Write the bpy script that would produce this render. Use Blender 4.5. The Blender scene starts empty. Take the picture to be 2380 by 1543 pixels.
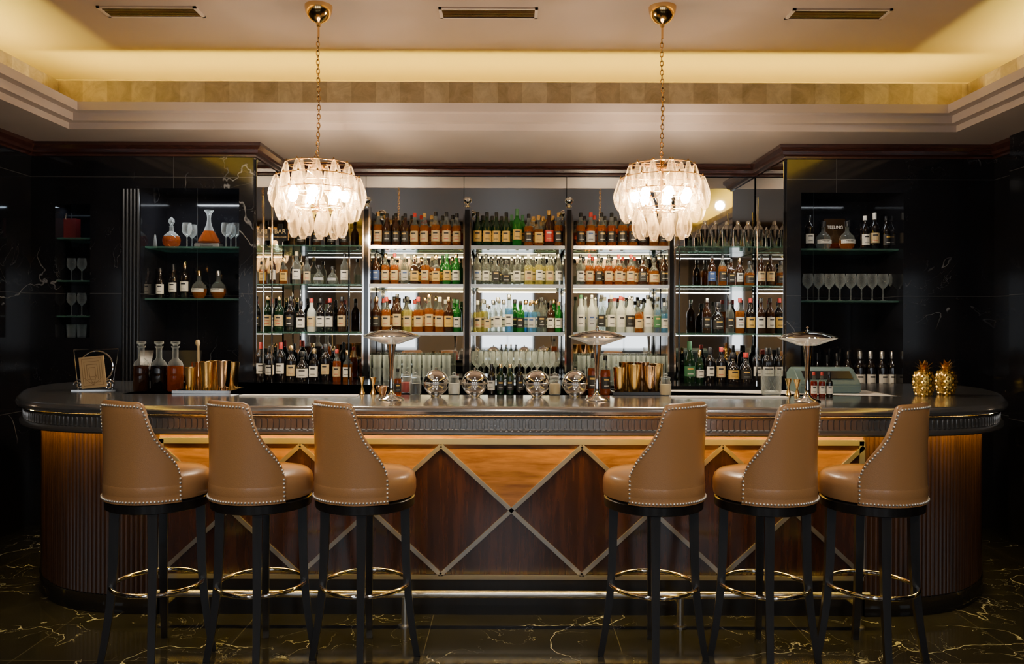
import bpy, bmesh, math, random, re
from mathutils import Vector, Matrix
random.seed(7)
F=1851.0; H=1.577
def PX(px,d): return (px-1190.0)*d/F
def PZ(py,d): return H-(py-750.0)*d/F
col=bpy.context.scene.collection
pi=math.pi

# ---------------------------------------------------------------- materials
def newmat(name):
    m=bpy.data.materials.new(name); m.use_nodes=True
    return m,m.node_tree,m.node_tree.nodes['Principled BSDF']
def L(nt,a,b): nt.links.new(a,b)
def simple(name,c,metal=0,rough=.5,coat=0,emit=None,es=0,bump=0,bscale=200,spec=None,bd=.002):
    m,nt,b=newmat(name)
    b.inputs['Base Color'].default_value=(*c,1); b.inputs['Metallic'].default_value=metal
    b.inputs['Roughness'].default_value=rough; b.inputs['Coat Weight'].default_value=coat
    b.inputs['Coat Roughness'].default_value=.15
    if spec is not None: b.inputs['Specular IOR Level'].default_value=spec
    if emit: b.inputs['Emission Color'].default_value=(*emit,1); b.inputs['Emission Strength'].default_value=es
    tc=nt.nodes.new('ShaderNodeTexCoord'); n=nt.nodes.new('ShaderNodeTexNoise')
    n.inputs['Scale'].default_value=bscale; n.inputs['Detail'].default_value=3
    L(nt,tc.outputs['Object'],n.inputs['Vector'])
    if bump>0:
        bp=nt.nodes.new('ShaderNodeBump'); bp.inputs['Strength'].default_value=bump; bp.inputs['Distance'].default_value=bd
        L(nt,n.outputs['Fac'],bp.inputs['Height']); L(nt,bp.outputs[0],b.inputs['Normal'])
    else:
        mr=nt.nodes.new('ShaderNodeMapRange'); mr.inputs['To Min'].default_value=max(0,rough-.03); mr.inputs['To Max'].default_value=min(1,rough+.03)
        L(nt,n.outputs['Fac'],mr.inputs['Value']); L(nt,mr.outputs[0],b.inputs['Roughness'])
    return m
def glassy(name,c,base=.3,edge=.6,rough=.04,surf=None,trl=0):
    m,nt,b=newmat(name)
    s=surf or c
    b.inputs['Base Color'].default_value=(*s,1); b.inputs['Roughness'].default_value=rough
    b.inputs['Specular IOR Level'].default_value=.8
    t=nt.nodes.new('ShaderNodeBsdfTransparent'); t.inputs['Color'].default_value=(*c,1)
    lw=nt.nodes.new('ShaderNodeLayerWeight'); lw.inputs['Blend'].default_value=.35
    ma=nt.nodes.new('ShaderNodeMath'); ma.operation='MULTIPLY_ADD'; ma.use_clamp=True
    ma.inputs[1].default_value=edge; ma.inputs[2].default_value=base
    L(nt,lw.outputs['Facing'],ma.inputs[0])
    mx=nt.nodes.new('ShaderNodeMixShader')
    L(nt,ma.outputs[0],mx.inputs[0]); L(nt,t.outputs[0],mx.inputs[1])
    last=b.outputs[0]
    if trl>0:
        tr=nt.nodes.new('ShaderNodeBsdfTranslucent'); tr.inputs['Color'].default_value=(*s,1)
        m2=nt.nodes.new('ShaderNodeMixShader'); m2.inputs[0].default_value=trl
        L(nt,b.outputs[0],m2.inputs[1]); L(nt,tr.outputs[0],m2.inputs[2]); last=m2.outputs[0]
    L(nt,last,mx.inputs[2]); L(nt,mx.outputs[0],nt.nodes['Material Output'].inputs[0])
    return m
def math_node(nt,op,a,b=None,clamp=False):
    n=nt.nodes.new('ShaderNodeMath'); n.operation=op; n.use_clamp=clamp
    for i,v in enumerate((a,b)):
        if v is None: continue
        if isinstance(v,(int,float)): n.inputs[i].default_value=v
        else: L(nt,v,n.inputs[i])
    return n.outputs[0]
def noise(nt,vec,scale,detail=4,dist=0,rough=.5):
    n=nt.nodes.new('ShaderNodeTexNoise'); n.inputs['Scale'].default_value=scale
    n.inputs['Detail'].default_value=detail; n.inputs['Distortion'].default_value=dist; n.inputs['Roughness'].default_value=rough
    L(nt,vec,n.inputs['Vector']); return n.outputs['Fac']
def mixc(nt,f,a,b):
    n=nt.nodes.new('ShaderNodeMix'); n.data_type='RGBA'
    if isinstance(f,(int,float)): n.inputs[0].default_value=f
    else: L(nt,f,n.inputs[0])
    for i,v in ((6,a),(7,b)):
        if isinstance(v,tuple): n.inputs[i].default_value=(*v,1)
        else: L(nt,v,n.inputs[i])
    return n.outputs[2]
def marble(name,scale=1.0,width=.010,veincol=(.55,.55,.55),rough=.08,tile=None,mask=.5,speck=True,base=(.009,.009,.011),sec=.35):
    m,nt,b=newmat(name)
    v=nt.nodes.new('ShaderNodeTexCoord').outputs['Object']
    n1=noise(nt,v,scale,5,.5,.5); n2=noise(nt,v,scale*2.7,5,.9,.55); nm=noise(nt,v,scale*1.3,2)
    def vein(n,w,c=.5):
        a=math_node(nt,'ABSOLUTE',math_node(nt,'SUBTRACT',n,c))
        return math_node(nt,'SUBTRACT',1.0,math_node(nt,'DIVIDE',a,w,True),True)
    mk=math_node(nt,'MULTIPLY',math_node(nt,'SUBTRACT',nm,mask,True),9.0,True)
    a=math_node(nt,'MULTIPLY',vein(n1,width),mk)
    c=math_node(nt,'MULTIPLY',math_node(nt,'MULTIPLY',vein(n2,width*.8,.47),mk),sec)
    t=math_node(nt,'MAXIMUM',a,c)
    if speck:
        sp=noise(nt,v,60*scale,3,0,.7)
        sp=math_node(nt,'MULTIPLY',math_node(nt,'SUBTRACT',sp,.66,True),3.0,True)
        t=math_node(nt,'MAXIMUM',t,math_node(nt,'MULTIPLY',sp,.5))
    cl=noise(nt,v,scale*3,5,.6,.6)
    bc_=mixc(nt,cl,base,tuple(3.2*x for x in base))
    cc=mixc(nt,t,bc_,veincol)
    if tile:
        sx=nt.nodes.new('ShaderNodeSeparateXYZ'); L(nt,v,sx.inputs[0])
        acc=None
        for ax,(sz,off) in tile.items():
            f=math_node(nt,'FRACT',math_node(nt,'DIVIDE',math_node(nt,'ADD',sx.outputs[ax],off),sz))
            g=math_node(nt,'LESS_THAN',f,.005/sz)
            acc=g if acc is None else math_node(nt,'MAXIMUM',acc,g)
        cc=mixc(nt,acc,cc,(.05,.05,.052))
    L(nt,cc,b.inputs['Base Color']); b.inputs['Roughness'].default_value=rough
    return m
def wood(name,c1,c2,sc=(14,14,1.2),rough=.25,coat=.4):
    m,nt,b=newmat(name)
    tc=nt.nodes.new('ShaderNodeTexCoord'); mp=nt.nodes.new('ShaderNodeMapping'); mp.inputs['Scale'].default_value=sc
    L(nt,tc.outputs['Object'],mp.inputs[0])
    n=noise(nt,mp.outputs[0],1.6,7,.6,.62); n2=noise(nt,mp.outputs[0],7,3,0)
    f=math_node(nt,'MULTIPLY',math_node(nt,'SUBTRACT',math_node(nt,'ADD',n,math_node(nt,'MULTIPLY',n2,.3)),.42),2.4,True)
    L(nt,mixc(nt,f,c1,c2),b.inputs['Base Color']); b.inputs['Roughness'].default_value=rough; b.inputs['Coat Weight'].default_value=coat
    b.inputs['Coat Roughness'].default_value=.12
    return m
M={}
M['wallmarble']=marble('black_marble_wall',.9,.0032,(.22,.22,.23),.08,{2:(.90,.01),0:(1.28,.06)},.50,base=(.004,.004,.005))
M['floormarble']=marble('black_marble_floor',1.5,.0036,(.46,.48,.52),.12,{0:(.95,.42),1:(.95,.1)},.44,base=(.006,.0063,.0075),sec=.6)
M['walnut']=wood('walnut_dark',(.011,.004,.002),(.060,.019,.008))
M['walnutl']=wood('walnut_lit',(.10,.04,.012),(.28,.13,.042),(1.4,8,11))  # cross-grain walnut, paler: LED glow on the upper wood put into its colour
M['walnutr']=wood('walnut_reeded',(.018,.008,.005),(.055,.024,.012),(30,30,1.2),.3)
M['mahog']=wood('mahogany_trim',(.018,.006,.005),(.06,.02,.015),(1.2,12,14))
M['ebony']=wood('ebonised_wood',(.003,.0028,.0028),(.010,.008,.008),(20,20,2),.38,.12)
M['leather']=simple('tan_leather',(.325,.165,.065),0,.33,.25,bump=.35,bscale=260)
M['chrome']=simple('chrome',(.78,.76,.73),1,.07)
M['stud']=simple('nailhead_metal',(.85,.82,.76),.75,.25)
M['steel']=simple('brushed_steel',(.55,.53,.49),.9,.25)
M['inlay']=simple('inlay_steel',(.42,.405,.38),.85,.30)
M['pewter']=simple('pewter',(.52,.51,.50),.9,.15,bump=.05,bscale=60)
M['pewterd']=simple('pewter_apron',(.34,.325,.31),.9,.28,bump=.3,bscale=90)
M['brass']=simple('polished_brass',(.80,.52,.20),1,.13)
M['gold']=simple('gold_metal',(.85,.56,.20),1,.20)
M['goldtex']=simple('textured_gold',(.85,.58,.14),1,.24,bump=.6,bscale=90)
M['copper']=simple('copper_metal',(.85,.54,.32),1,.12)
M['black']=simple('black_paint',(.01,.01,.011),0,.3)
M['blackg']=simple('black_gloss',(.008,.008,.009),0,.08)
M['plaster']=simple('painted_plaster',(.33,.25,.205),0,.6,bump=.08,bscale=40)
M['plasterf']=simple('painted_wall_cream',(.50,.40,.30),0,.6,bump=.08,bscale=40)
M['plasterl']=simple('painted_cornice',(.43,.35,.305),0,.5)
M['white']=simple('white_rubber',(.82,.80,.76),0,.45)
M['mirror']=simple('silvered_mirror',(.72,.71,.68),1,.015)
M['teal']=simple('teal_plastic',(.11,.17,.17),0,.3)
M['led']=simple('warm_led',(1,1,1),0,.5,emit=(1.0,.60,.07),es=270)
M['cove']=simple('cove_led',(1,1,1),0,.5,emit=(.98,.78,.08),es=135)
M['bulb']=simple('bulb_glow',(1,1,1),0,.5,emit=(1.0,.88,.70),es=240)
M['shelfled']=simple('shelf_led',(1,1,1),0,.5,emit=(1.0,.80,.46),es=1.5)
M['prism']=glassy('chandelier_glass',(1,.985,.96),.05,.74,.04,(.78,.55,.28),.20)
M['clear']=glassy('clear_glass',(.95,.97,.96),.06,.75,.03,(.60,.64,.63))
M['shelfglass']=glassy('green_shelf_glass',(.75,.92,.85),.25,.5,.03,(.13,.27,.22))
M['paper']=simple('tan_paper',(.50,.34,.16),0,.7)
M['paperd']=simple('gold_ink',(.26,.15,.05),0,.6)
M['screen']=simple('dark_screen',(.012,.014,.018),0,.1)
M['lampglow']=simple('lamp_bowl_glow',(.9,.84,.74),.9,.18,emit=(1,.84,.62),es=.22)  # weak emission put into the metal for the bright underside of the shade
M['daylight']=simple('window_glazing',(.8,.85,.9),0,.2,emit=(.80,.90,1),es=1.2)
LIQ={'a':(.82,.36,.07),'d':(.16,.05,.018),'g':(.04,.42,.08),'G':(.02,.09,.03),'c':(.93,.95,.92),'w':(.85,.87,.80),
 'b':(.35,.66,.90),'r':(.45,.05,.03),'y':(.92,.85,.35),'o':(.65,.18,.03),'k':(.02,.015,.012)}
SRF={'a':(.36,.12,.015),'d':(.05,.018,.008),'g':(.02,.20,.03),'G':(.008,.03,.012),'c':(.30,.32,.29),'w':(.66,.68,.60),'b':(.12,.32,.5),'r':(.25,.02,.01),'y':(.5,.44,.12),'o':(.32,.07,.01),'k':(.008,.006,.006)}
for k,c in LIQ.items():
    base={'c':.10,'w':.75,'a':.30,'k':.9,'d':.6,'G':.65,'y':.3}.get(k,.4)
    M['L'+k]=glassy('bottle_glass_'+k,c,base,.5,.05,SRF[k])
for k,c in {'w':(.74,.70,.60),'k':(.015,.015,.015),'n':(.56,.42,.21),'o':(.58,.36,.07),'r':(.45,.03,.02),'e':(.04,.15,.06),'s':(.5,.5,.5),'b':(.05,.10,.28)}.items():
    M['P'+k]=simple('label_paper_'+k,c,0,.5)
CAP={'k':'black','g':'gold','r':'Pr','w':'Pw','s':'steel','e':'Pe','n':'Pn'}

# ---------------------------------------------------------------- mesh helpers
def fin(bm,name,mats,smooth=True,ang=38):
    bmesh.ops.recalc_face_normals(bm,faces=bm.faces[:])
    me=bpy.data.meshes.new(name); bm.to_mesh(me); bm.free()
    for m in mats: me.materials.append(M[m] if isinstance(m,str) else m)
    if smooth:
        me.polygons.foreach_set('use_smooth',[True]*len(me.polygons))
        me.set_sharp_from_angle(angle=math.radians(ang))
    return me
def bx(bm,x0,x1,y0,y1,z0,z1,mi=0,mat=None):
    vs=[Vector((x,y,z)) for x in (x0,x1) for y in (y0,y1) for z in (z0,z1)]
    if mat is not None: vs=[mat@v for v in vs]
    v=[bm.verts.new(p) for p in vs]
    for f in ((0,1,3,2),(4,6,7,5),(0,4,5,1),(2,3,7,6),(0,2,6,4),(1,5,7,3)):
        fc=bm.faces.new([v[i] for i in f]); fc.material_index=mi
def boxmesh(name,dims,mats,bev=0):
    bm=bmesh.new(); bx(bm,*dims)
    if bev: bmesh.ops.bevel(bm,geom=bm.edges[:],offset=bev,segments=2,affect='EDGES')
    return fin(bm,name,mats)
def lathe_bm(bm,prof,segs=24,mi=0,midx=None,off=(0,0,0),sq=0,a0=0):
    rings=[]
    for r,z in prof:
        if r<1e-5: rings.append([bm.verts.new((off[0],off[1],off[2]+z))])
        else:
            ring=[]
            for i in range(segs):
                a=2*pi*i/segs+a0; c,s=math.cos(a),math.sin(a)
                k=1
                if sq: k=1/((abs(c)**sq+abs(s)**sq)**(1/sq))*.9
                ring.append(bm.verts.new((off[0]+r*k*c,off[1]+r*k*s,off[2]+z)))
            rings.append(ring)
    for j in range(len(rings)-1):
        A,B=rings[j],rings[j+1]
        m=midx(prof[j][1],prof[j+1][1]) if midx else mi
        for i in range(segs):
            i2=(i+1)%segs
            if len(A)==1 and len(B)==1: continue
            if len(A)==1: f=bm.faces.new((A[0],B[i],B[i2]))
            elif len(B)==1: f=bm.faces.new((A[i],A[i2],B[0]))
            else: f=bm.faces.new((A[i],A[i2],B[i2],B[i]))
            f.material_index=m
def lathe(name,prof,mats,segs=24,**k):
    ang=k.pop('ang',38); bm=bmesh.new(); lathe_bm(bm,prof,segs,**k); return fin(bm,name,mats,True,ang)
def tube_bm(bm,pts,r,segs=8,closed=False,mi=0,squash=None):
    pts=[Vector(p) for p in pts]; n=len(pts); rings=[]
    up=None
    for i,p in enumerate(pts):
        if closed: t=(pts[(i+1)%n]-pts[i-1]).normalized()
        else: t=(pts[min(i+1,n-1)]-pts[max(i-1,0)]).normalized()
        if up is None:
            up=Vector((0,0,1)) if abs(t.z)<.9 else Vector((1,0,0))
        u=(up-t*up.dot(t)).normalized(); up=u; w=t.cross(u)
        rr=r[i] if isinstance(r,(list,tuple)) else r
        rings.append([bm.verts.new(p+u*rr*math.cos(2*pi*k/segs+pi/4)+w*rr*math.sin(2*pi*k/segs+pi/4)) for k in range(segs)])
    for i in range(n if closed else n-1):
        A,B=rings[i],rings[(i+1)%n]
        for k in range(segs):
            f=bm.faces.new((A[k],A[(k+1)%segs],B[(k+1)%segs],B[k])); f.material_index=mi
    if not closed:
        for q in (rings[0],rings[-1]): bm.faces.new(q).material_index=mi
def tube(name,pts,r,mats,segs=8,closed=False):
    bm=bmesh.new(); tube_bm(bm,pts,r,segs,closed); return fin(bm,name,mats)
def circ(cx,cy,cz,r,n=32,ax='z'):
    o=[]
    for i in range(n):
        a=2*pi*i/n
        if ax=='z': o.append((cx+r*math.cos(a),cy+r*math.sin(a),cz))
        else: o.append((cx+r*math.cos(a),cy,cz+r*math.sin(a)))
    return o
def normals2(path,closed):
    n=len(path); out=[]
    for i in range(n):
        p=Vector(path[i])
        a=Vector(path[i-1]) if (i>0 or closed) else None
        b=Vector(path[(i+1)%n]) if (i<n-1 or closed) else None
        ts=[]
        if a is not None: ts.append((p-a).normalized())
        if b is not None: ts.append((b-p).normalized())
        ns=[Vector((t.y,-t.x)) for t in ts]
        s=ns[0] if len(ns)==1 else (ns[0]+ns[1]).normalized()
        k=1/max(.3,s.dot(ns[0])); out.append(s*k)
    return out
def sweep_bm(bm,path,prof,closed=False,pclosed=False,mi=0,offs=None):
    ns=normals2(path,closed); R=[]
    for i,p in enumerate(path):
        e=offs[i] if offs else 0
        R.append([bm.verts.new((p[0]+ns[i].x*(o+e),p[1]+ns[i].y*(o+e),z)) for o,z in prof])
    n=len(path); m=len(prof)
    for i in range(n if closed else n-1):
        A,B=R[i],R[(i+1)%n]
        for j in range(m if pclosed else m-1):
            f=bm.faces.new((A[j],B[j],B[(j+1)%m],A[(j+1)%m])); f.material_index=mi
    return R
def catmull(pts,sub=6):
    P=[Vector(p) for p in pts]; out=[]
    for i in range(len(P)-1):
        p0=P[max(i-1,0)];p1=P[i];p2=P[i+1];p3=P[min(i+2,len(P)-1)]
        for k in range(sub):
            t=k/sub
            out.append(.5*((2*p1)+(p2-p0)*t+(2*p0-5*p1+4*p2-p3)*t*t+(3*p1-p0-3*p2+p3)*t**3))
    out.append(P[-1]); return [tuple(v) for v in out]
def resample(path,step):
    P=[Vector(p) for p in path]; out=[]; acc=0; nxt=0
    for a,b in zip(P[:-1],P[1:]):
        l=(b-a).length
        while nxt<=acc+l:
            out.append(tuple(a+(b-a)*((nxt-acc)/max(l,1e-9)))); nxt+=step
        acc+=l
    return out
def textmesh(txt,size,mat,shear=0):
    cu=bpy.data.curves.new('lettering','FONT'); cu.body=txt; cu.size=size; cu.extrude=.0004
    cu.align_x='CENTER'; cu.align_y='CENTER'; cu.shear=shear
    ob=bpy.data.objects.new('tmp_lettering',cu); col.objects.link(ob)
    bpy.context.view_layer.update()
    me=bpy.data.meshes.new_from_object(ob.evaluated_get(bpy.context.evaluated_depsgraph_get()))
    bpy.data.objects.remove(ob); bpy.data.curves.remove(cu)
    me.transform(Matrix.Rotation(pi/2,4,'X')); me.materials.clear(); me.materials.append(M[mat]); return me

# ---------------------------------------------------------------- object helpers
def ob(name,me,parent=None,loc=(0,0,0),rot=0,sc=1,**props):
    o=bpy.data.objects.new(name,me); col.objects.link(o)
    o.location=loc
    if isinstance(rot,(tuple,list)): o.rotation_euler=rot
    else: o.rotation_euler=(0,0,rot)
    o.scale=(sc,sc,sc) if not isinstance(sc,(tuple,list)) else sc
    if parent: o.parent=parent
    for k,v in props.items():
        if v: o[k]=v
    return o
def struct(name,me,**k): return ob(name,me,kind='structure',**k)
def thing(name,parts,loc,label,cat,group=None,rot=0,sc=1):
    root=None
    if parts[0][0] is None:
        root=ob(name,parts[0][1],None,loc,rot,sc,label=label,category=cat,group=group); parts=parts[1:]
    else: root=ob(name,None,None,loc,rot,sc,label=label,category=cat,group=group)
    for p in parts:
        ob(p[0],p[1],root,p[2] if len(p)>2 else (0,0,0),p[3] if len(p)>3 else 0)
    return root

# ================================================================ ROOM
X1=3.72
def wallmesh(name,boxes,mat='wallmarble'):
    bm=bmesh.new()
    for b in boxes: bx(bm,*b)
    return fin(bm,name,[mat],False)
struct('floor',boxmesh('floor',(-4.2,4.2,-3.2,7.3,-.1,0),['floormarble']),label='black marble floor with white veins')
struct('wall_left',wallmesh('wall_left',[(-X1-.2,-X1,-3,6.15,0,2.95),(-X1,-X1+.16,4.9,5.5,0,2.95)]))
struct('wall_right',wallmesh('wall_right',[(X1,X1+.2,-3,6.15,0,2.95),(X1-.1,X1,5.2,5.8,0,2.95)]))
struct('wall_front',wallmesh('wall_front',[(-X1,X1,-3.2,-3.0,0,2.95)],'plasterf'))
for i,x in enumerate((-2.55,-.1,2.35)):
    bm=bmesh.new(); bx(bm,x-.55,x+.55,-2.995,-2.985,1.0,2.55,0)
    for a in (-.57,-.01,.55): bx(bm,x+a,x+a+.03,-2.99,-2.95,.97,2.58,1)
    for z in (.97,1.75,2.55): bx(bm,x-.57,x+.58,-2.99,-2.95,z,z+.03,1)
    struct('window_%d'%(i+1),fin(bm,'win',['daylight','ebony'],False))
nl=(-2.87,-2.11,2.607); nr=(2.23,3.02,2.59); ns_=(-3.53,-3.26,2.48,1.45)  # last one: narrow recess added to stand in for a reflection in polished marble
struct('wall_back_left',wallmesh('wb_l',[(-X1,ns_[0],6.15,6.9,0,2.95),(ns_[1],nl[0],6.15,6.9,0,2.95),(ns_[0],ns_[1],6.15,6.9,ns_[2],2.95),(ns_[0],ns_[1],6.15,6.9,0,ns_[3]),(ns_[0],ns_[1],6.5,6.9,ns_[3],ns_[2]),
 (nl[1],-2.0,6.15,6.9,0,2.95),(nl[0],nl[1],6.15,6.9,nl[2],2.95),(nl[0],nl[1],6.15,6.9,0,1.02),(nl[0],nl[1],6.62,6.9,1.02,nl[2])]))
struct('wall_back_right',wallmesh('wb_r',[(nr[1],X1,6.15,6.9,0,2.95),(2.12,nr[0],6.15,6.9,0,2.95),(nr[0],nr[1],6.15,6.9,nr[2],2.95),(nr[0],nr[1],6.15,6.9,0,1.02),(nr[0],nr[1],6.62,6.9,1.02,nr[2])]))
struct('wall_back',wallmesh('wall_back',[(-2.0,2.12,6.93,7.1,0,2.95)]))
bm=bmesh.new()
for i in range(5): lathe_bm(bm,[(.012,0),(.012,2.6)],8,off=(-3.0+i*.028,6.149,0))
struct('trim_4',fin(bm,'flutes',['black']))
crown=[(.0,2.95),(.075,2.95),(.075,2.925),(.05,2.90),(.045,2.875),(.02,2.865),(.02,2.85),(.0,2.85)]
bm=bmesh.new()
pth=[(X1-.001,4.0),(X1-.001,6.149),(2.12-.001,6.149),(2.12-.001,6.92),(-1.999,6.92),(-1.999,6.149),(-X1+.001,6.149),(-X1+.001,4.0)]
pth=pth[::-1]
sweep_bm(bm,pth,[(o,z-.001) for o,z in crown],False,True)
struct('trim_1',fin(bm,'crown',['mahog'],True,30),label='dark mahogany crown moulding')
XT=3.17; D0=-2.4; D1=5.69
rect=[(-XT,D0),(XT,D0),(XT,D1),(-XT,D1)]
bm=bmesh.new()
sweep_bm(bm,rect,[(.58,2.95),(0,2.95),(0,2.995),(-.065,2.995),(-.065,3.05),(-.13,3.05),(-.13,3.11),(.18,3.11)],True)
struct('trim_2',fin(bm,'cornice',['plasterl'],False),label='stepped plaster cornice around the ceiling tray')
bm=bmesh.new(); sweep_bm(bm,rect,[(.18,3.11),(.18,3.35),(.20,3.35),(.20,3.11)],True,True)
mf,nt,b=newmat('parchment_tiles')
v=nt.nodes.new('ShaderNodeTexCoord').outputs['Object']; sx=nt.nodes.new('ShaderNodeSeparateXYZ'); L(nt,v,sx.inputs[0])
s=math_node(nt,'ADD',sx.outputs[0],sx.outputs[1]); f=math_node(nt,'FRACT',math_node(nt,'DIVIDE',s,.36)); f=math_node(nt,'LESS_THAN',f,.5)
n=noise(nt,v,8,7,.8,.7); n=math_node(nt,'MULTIPLY',math_node(nt,'SUBTRACT',n,.28),2.2,True)
ca=mixc(nt,n,(.52,.43,.22),(.95,.84,.55)); cb=mixc(nt,n,(.40,.32,.155),(.76,.64,.38))
L(nt,mixc(nt,f,ca,cb),b.inputs['Base Color']); b.inputs['Roughness'].default_value=.35
struct('trim_3',fin(bm,'frieze',[mf],False),label='cream parchment tile frieze')
bm=bmesh.new(); sweep_bm(bm,rect,[(.201,3.11),(.97,3.11),(.97,3.6)],True)
bx(bm,-3.45,3.45,D1+.35,D1+.37,3.111,3.30)  # hidden shield added to cut off the cove light on the ceiling
struct('trim_5',fin(bm,'trough',['plaster'],False))
struct('ceiling',boxmesh('ceiling',(-XT-1.0,XT+1.0,D0-1.0,D1+1.0,3.6,3.7),['plaster']))
bm=bmesh.new()
bx(bm,-4.0,4.0,D1+.57,7.1,2.951,3.05); bx(bm,-4.0,4.0,-3.2,D0-.57,2.951,3.05)
for s_ in (-1,1): bx(bm,min(s_*(XT+.57),s_*4),max(s_*(XT+.57),s_*4),-3,D1+.6,2.951,3.05)
struct('ceiling_soffit',fin(bm,'soffit',['plasterl'],False)).name='ceiling'
bm=bmesh.new()
bx(bm,-3.5,3.5,D1+.40,D1+.44,3.13,3.145)
for s_ in (-1,1):
    a,b_=sorted((s_*(XT+.46),s_*(XT+.50))); bx(bm,a,b_,-2.2,D1+.2,3.17,3.185)
ob('cove_light_strip',fin(bm,'cove',['cove'],False),label='warm yellow light strip hidden behind the ceiling frieze',category='light strip')
def vent(px):
    bm=bmesh.new(); w,dp=.32,.085
    bx(bm,-w,w,-dp,-dp+.015,-.012,0); bx(bm,-w,w,dp-.015,dp,-.012,0); bx(bm,-w,-w+.02,-dp,dp,-.012,0); bx(bm,w-.02,w,-dp,dp,-.012,0)
    fr=fin(bm,'ventframe',['plasterl'],False)
    bm=bmesh.new()
    for i in range(8): 
        y=-dp+.02+i*.0185; bx(bm,-w+.02,w-.02,y,y+.008,-.009,-.001)
    sl=fin(bm,'ventslats',['mahog'],False)
    thing('ceiling_vent',[('frame',fr),('slats',sl)],(PX(px,5.19),5.19,3.6),'long slotted air vent set in the painted ceiling','air vent','ceiling air vents')
for px in (350,1133,1945): vent(px)

# ================================================================ MIRRORS
def mirror(x0,x1,z0=1.10,z1=2.84,y=6.905,label='tall clear mirror panel behind the bottle shelves'):
    ob('wall_mirror',boxmesh('mir',(x0+.003,x1-.003,y,y+.02,z0,z1),['mirror']),label=label,category='mirror',group='back bar mirrors')
mx=[-1.98,-1.27,-.42,.47,1.37,2.10]
for a,b in zip(mx[:-1],mx[1:]): mirror(a,b)
for x in (-1.998,2.105):
    ob('wall_mirror',boxmesh('mir',(x,x+.013,6.19,6.90,1.10,2.84),['mirror']),label='narrow mirror lining the alcove side',category='mirror',group='back bar mirrors')
bm=bmesh.new(); bx(bm,-1.98,2.10,6.24,6.90,0,1.05); bx(bm,-1.98,2.10,6.2,6.90,1.05,1.09)
ob('back_counter',fin(bm,'backcounter',['blackg'],False),label='black gloss back counter under the bottle shelves',category='counter')

# ================================================================ SHELVING
ZS=[2.202,1.886,1.496]
bays=[(PX(858,6.5),PX(1077,6.5)),(PX(1094,6.5),PX(1312,6.5)),(PX(1332,6.5),PX(1555,6.5))]
cols=[PX(851,6.5),PX(1085.5,6.5),PX(1322,6.5),PX(1561,6.5)]
unit=ob('bottle_display_shelving',None,label='steel framed back bar shelving with four columns and lit shelves',category='shelving')
bm=bmesh.new(); bx(bm,-.022,.022,6.50,6.54,1.09,2.50,0)
for s_ in (-1,1): bx(bm,s_*.026-.007,s_*.026+.007,6.49,6.55,1.09,2.52,1)
bx(bm,-.014,.014,6.54,6.88,1.09,2.50,0)
cme=fin(bm,'column',['blackg','chrome'],False)
fme=lathe('finial',[(0,-.01),(.022,-.01),(.022,0),(.010,.006),(.010,.012),(.030,.03),(.036,.048),(.030,.066),(0,.08)],['chrome'],20)
for c in cols:
    o=ob('column',cme,unit,(c,0,0)); ob('finial',fme,o,(0,6.52,2.53))
for x0,x1 in bays:
    for z in ZS:
        bm=bmesh.new(); bx(bm,x0,x1,6.50,6.89,z-.012,z,0); bx(bm,x0,x1,6.488,6.50,z-.024,z+.004,1)
        ob('shelf',fin(bm,'sh',['shelfglass','steel'],False),unit)
        bm=bmesh.new(); bx(bm,x0+.02,x1-.02,6.502,6.516,z-.024,z-.013)
        ob('led_strip',fin(bm,'ls',['shelfled'],False),unit)
for x0,x1 in ((-1.97,cols[0]-.035),(cols[3]+.035,2.09)):
    u=ob('glass_corner_shelving',None,label='clear glass shelves with slim chrome rods in the alcove corner',category='shelving',group='glass corner shelving')
    for z in ZS:
        bm=bmesh.new(); bx(bm,x0,x1,6.45,6.89,z-.012,z)
        ob('shelf',fin(bm,'sh',['shelfglass'],False),u)
    for xx in (x0+.02,x1-.10):
        ob('rod',tube('rod',[(xx,6.47,1.09),(xx,6.47,2.6)],.008,['chrome'],8),u)
for (a,b,_) in (nl,nr):
    for z in ((2.165,1.76)):
        ob('niche_shelf',boxmesh('ns',(a+.002,b-.002,6.22,6.61,z-.014,z),['shelfglass'],),label='glass shelf inside the black marble niche',category='shelf',group='niche shelves')
for z in (2.225,1.895,1.62):  # shelves of the added recess, modelling a display reflected in the marble
    ob('niche_shelf',boxmesh('ns',(ns_[0]+.002,ns_[1]-.002,6.17,6.49,z-.012,z),['shelfglass'],),label='small glass shelf added to imitate a reflection in the marble',category='shelf',group='niche shelves')

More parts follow.
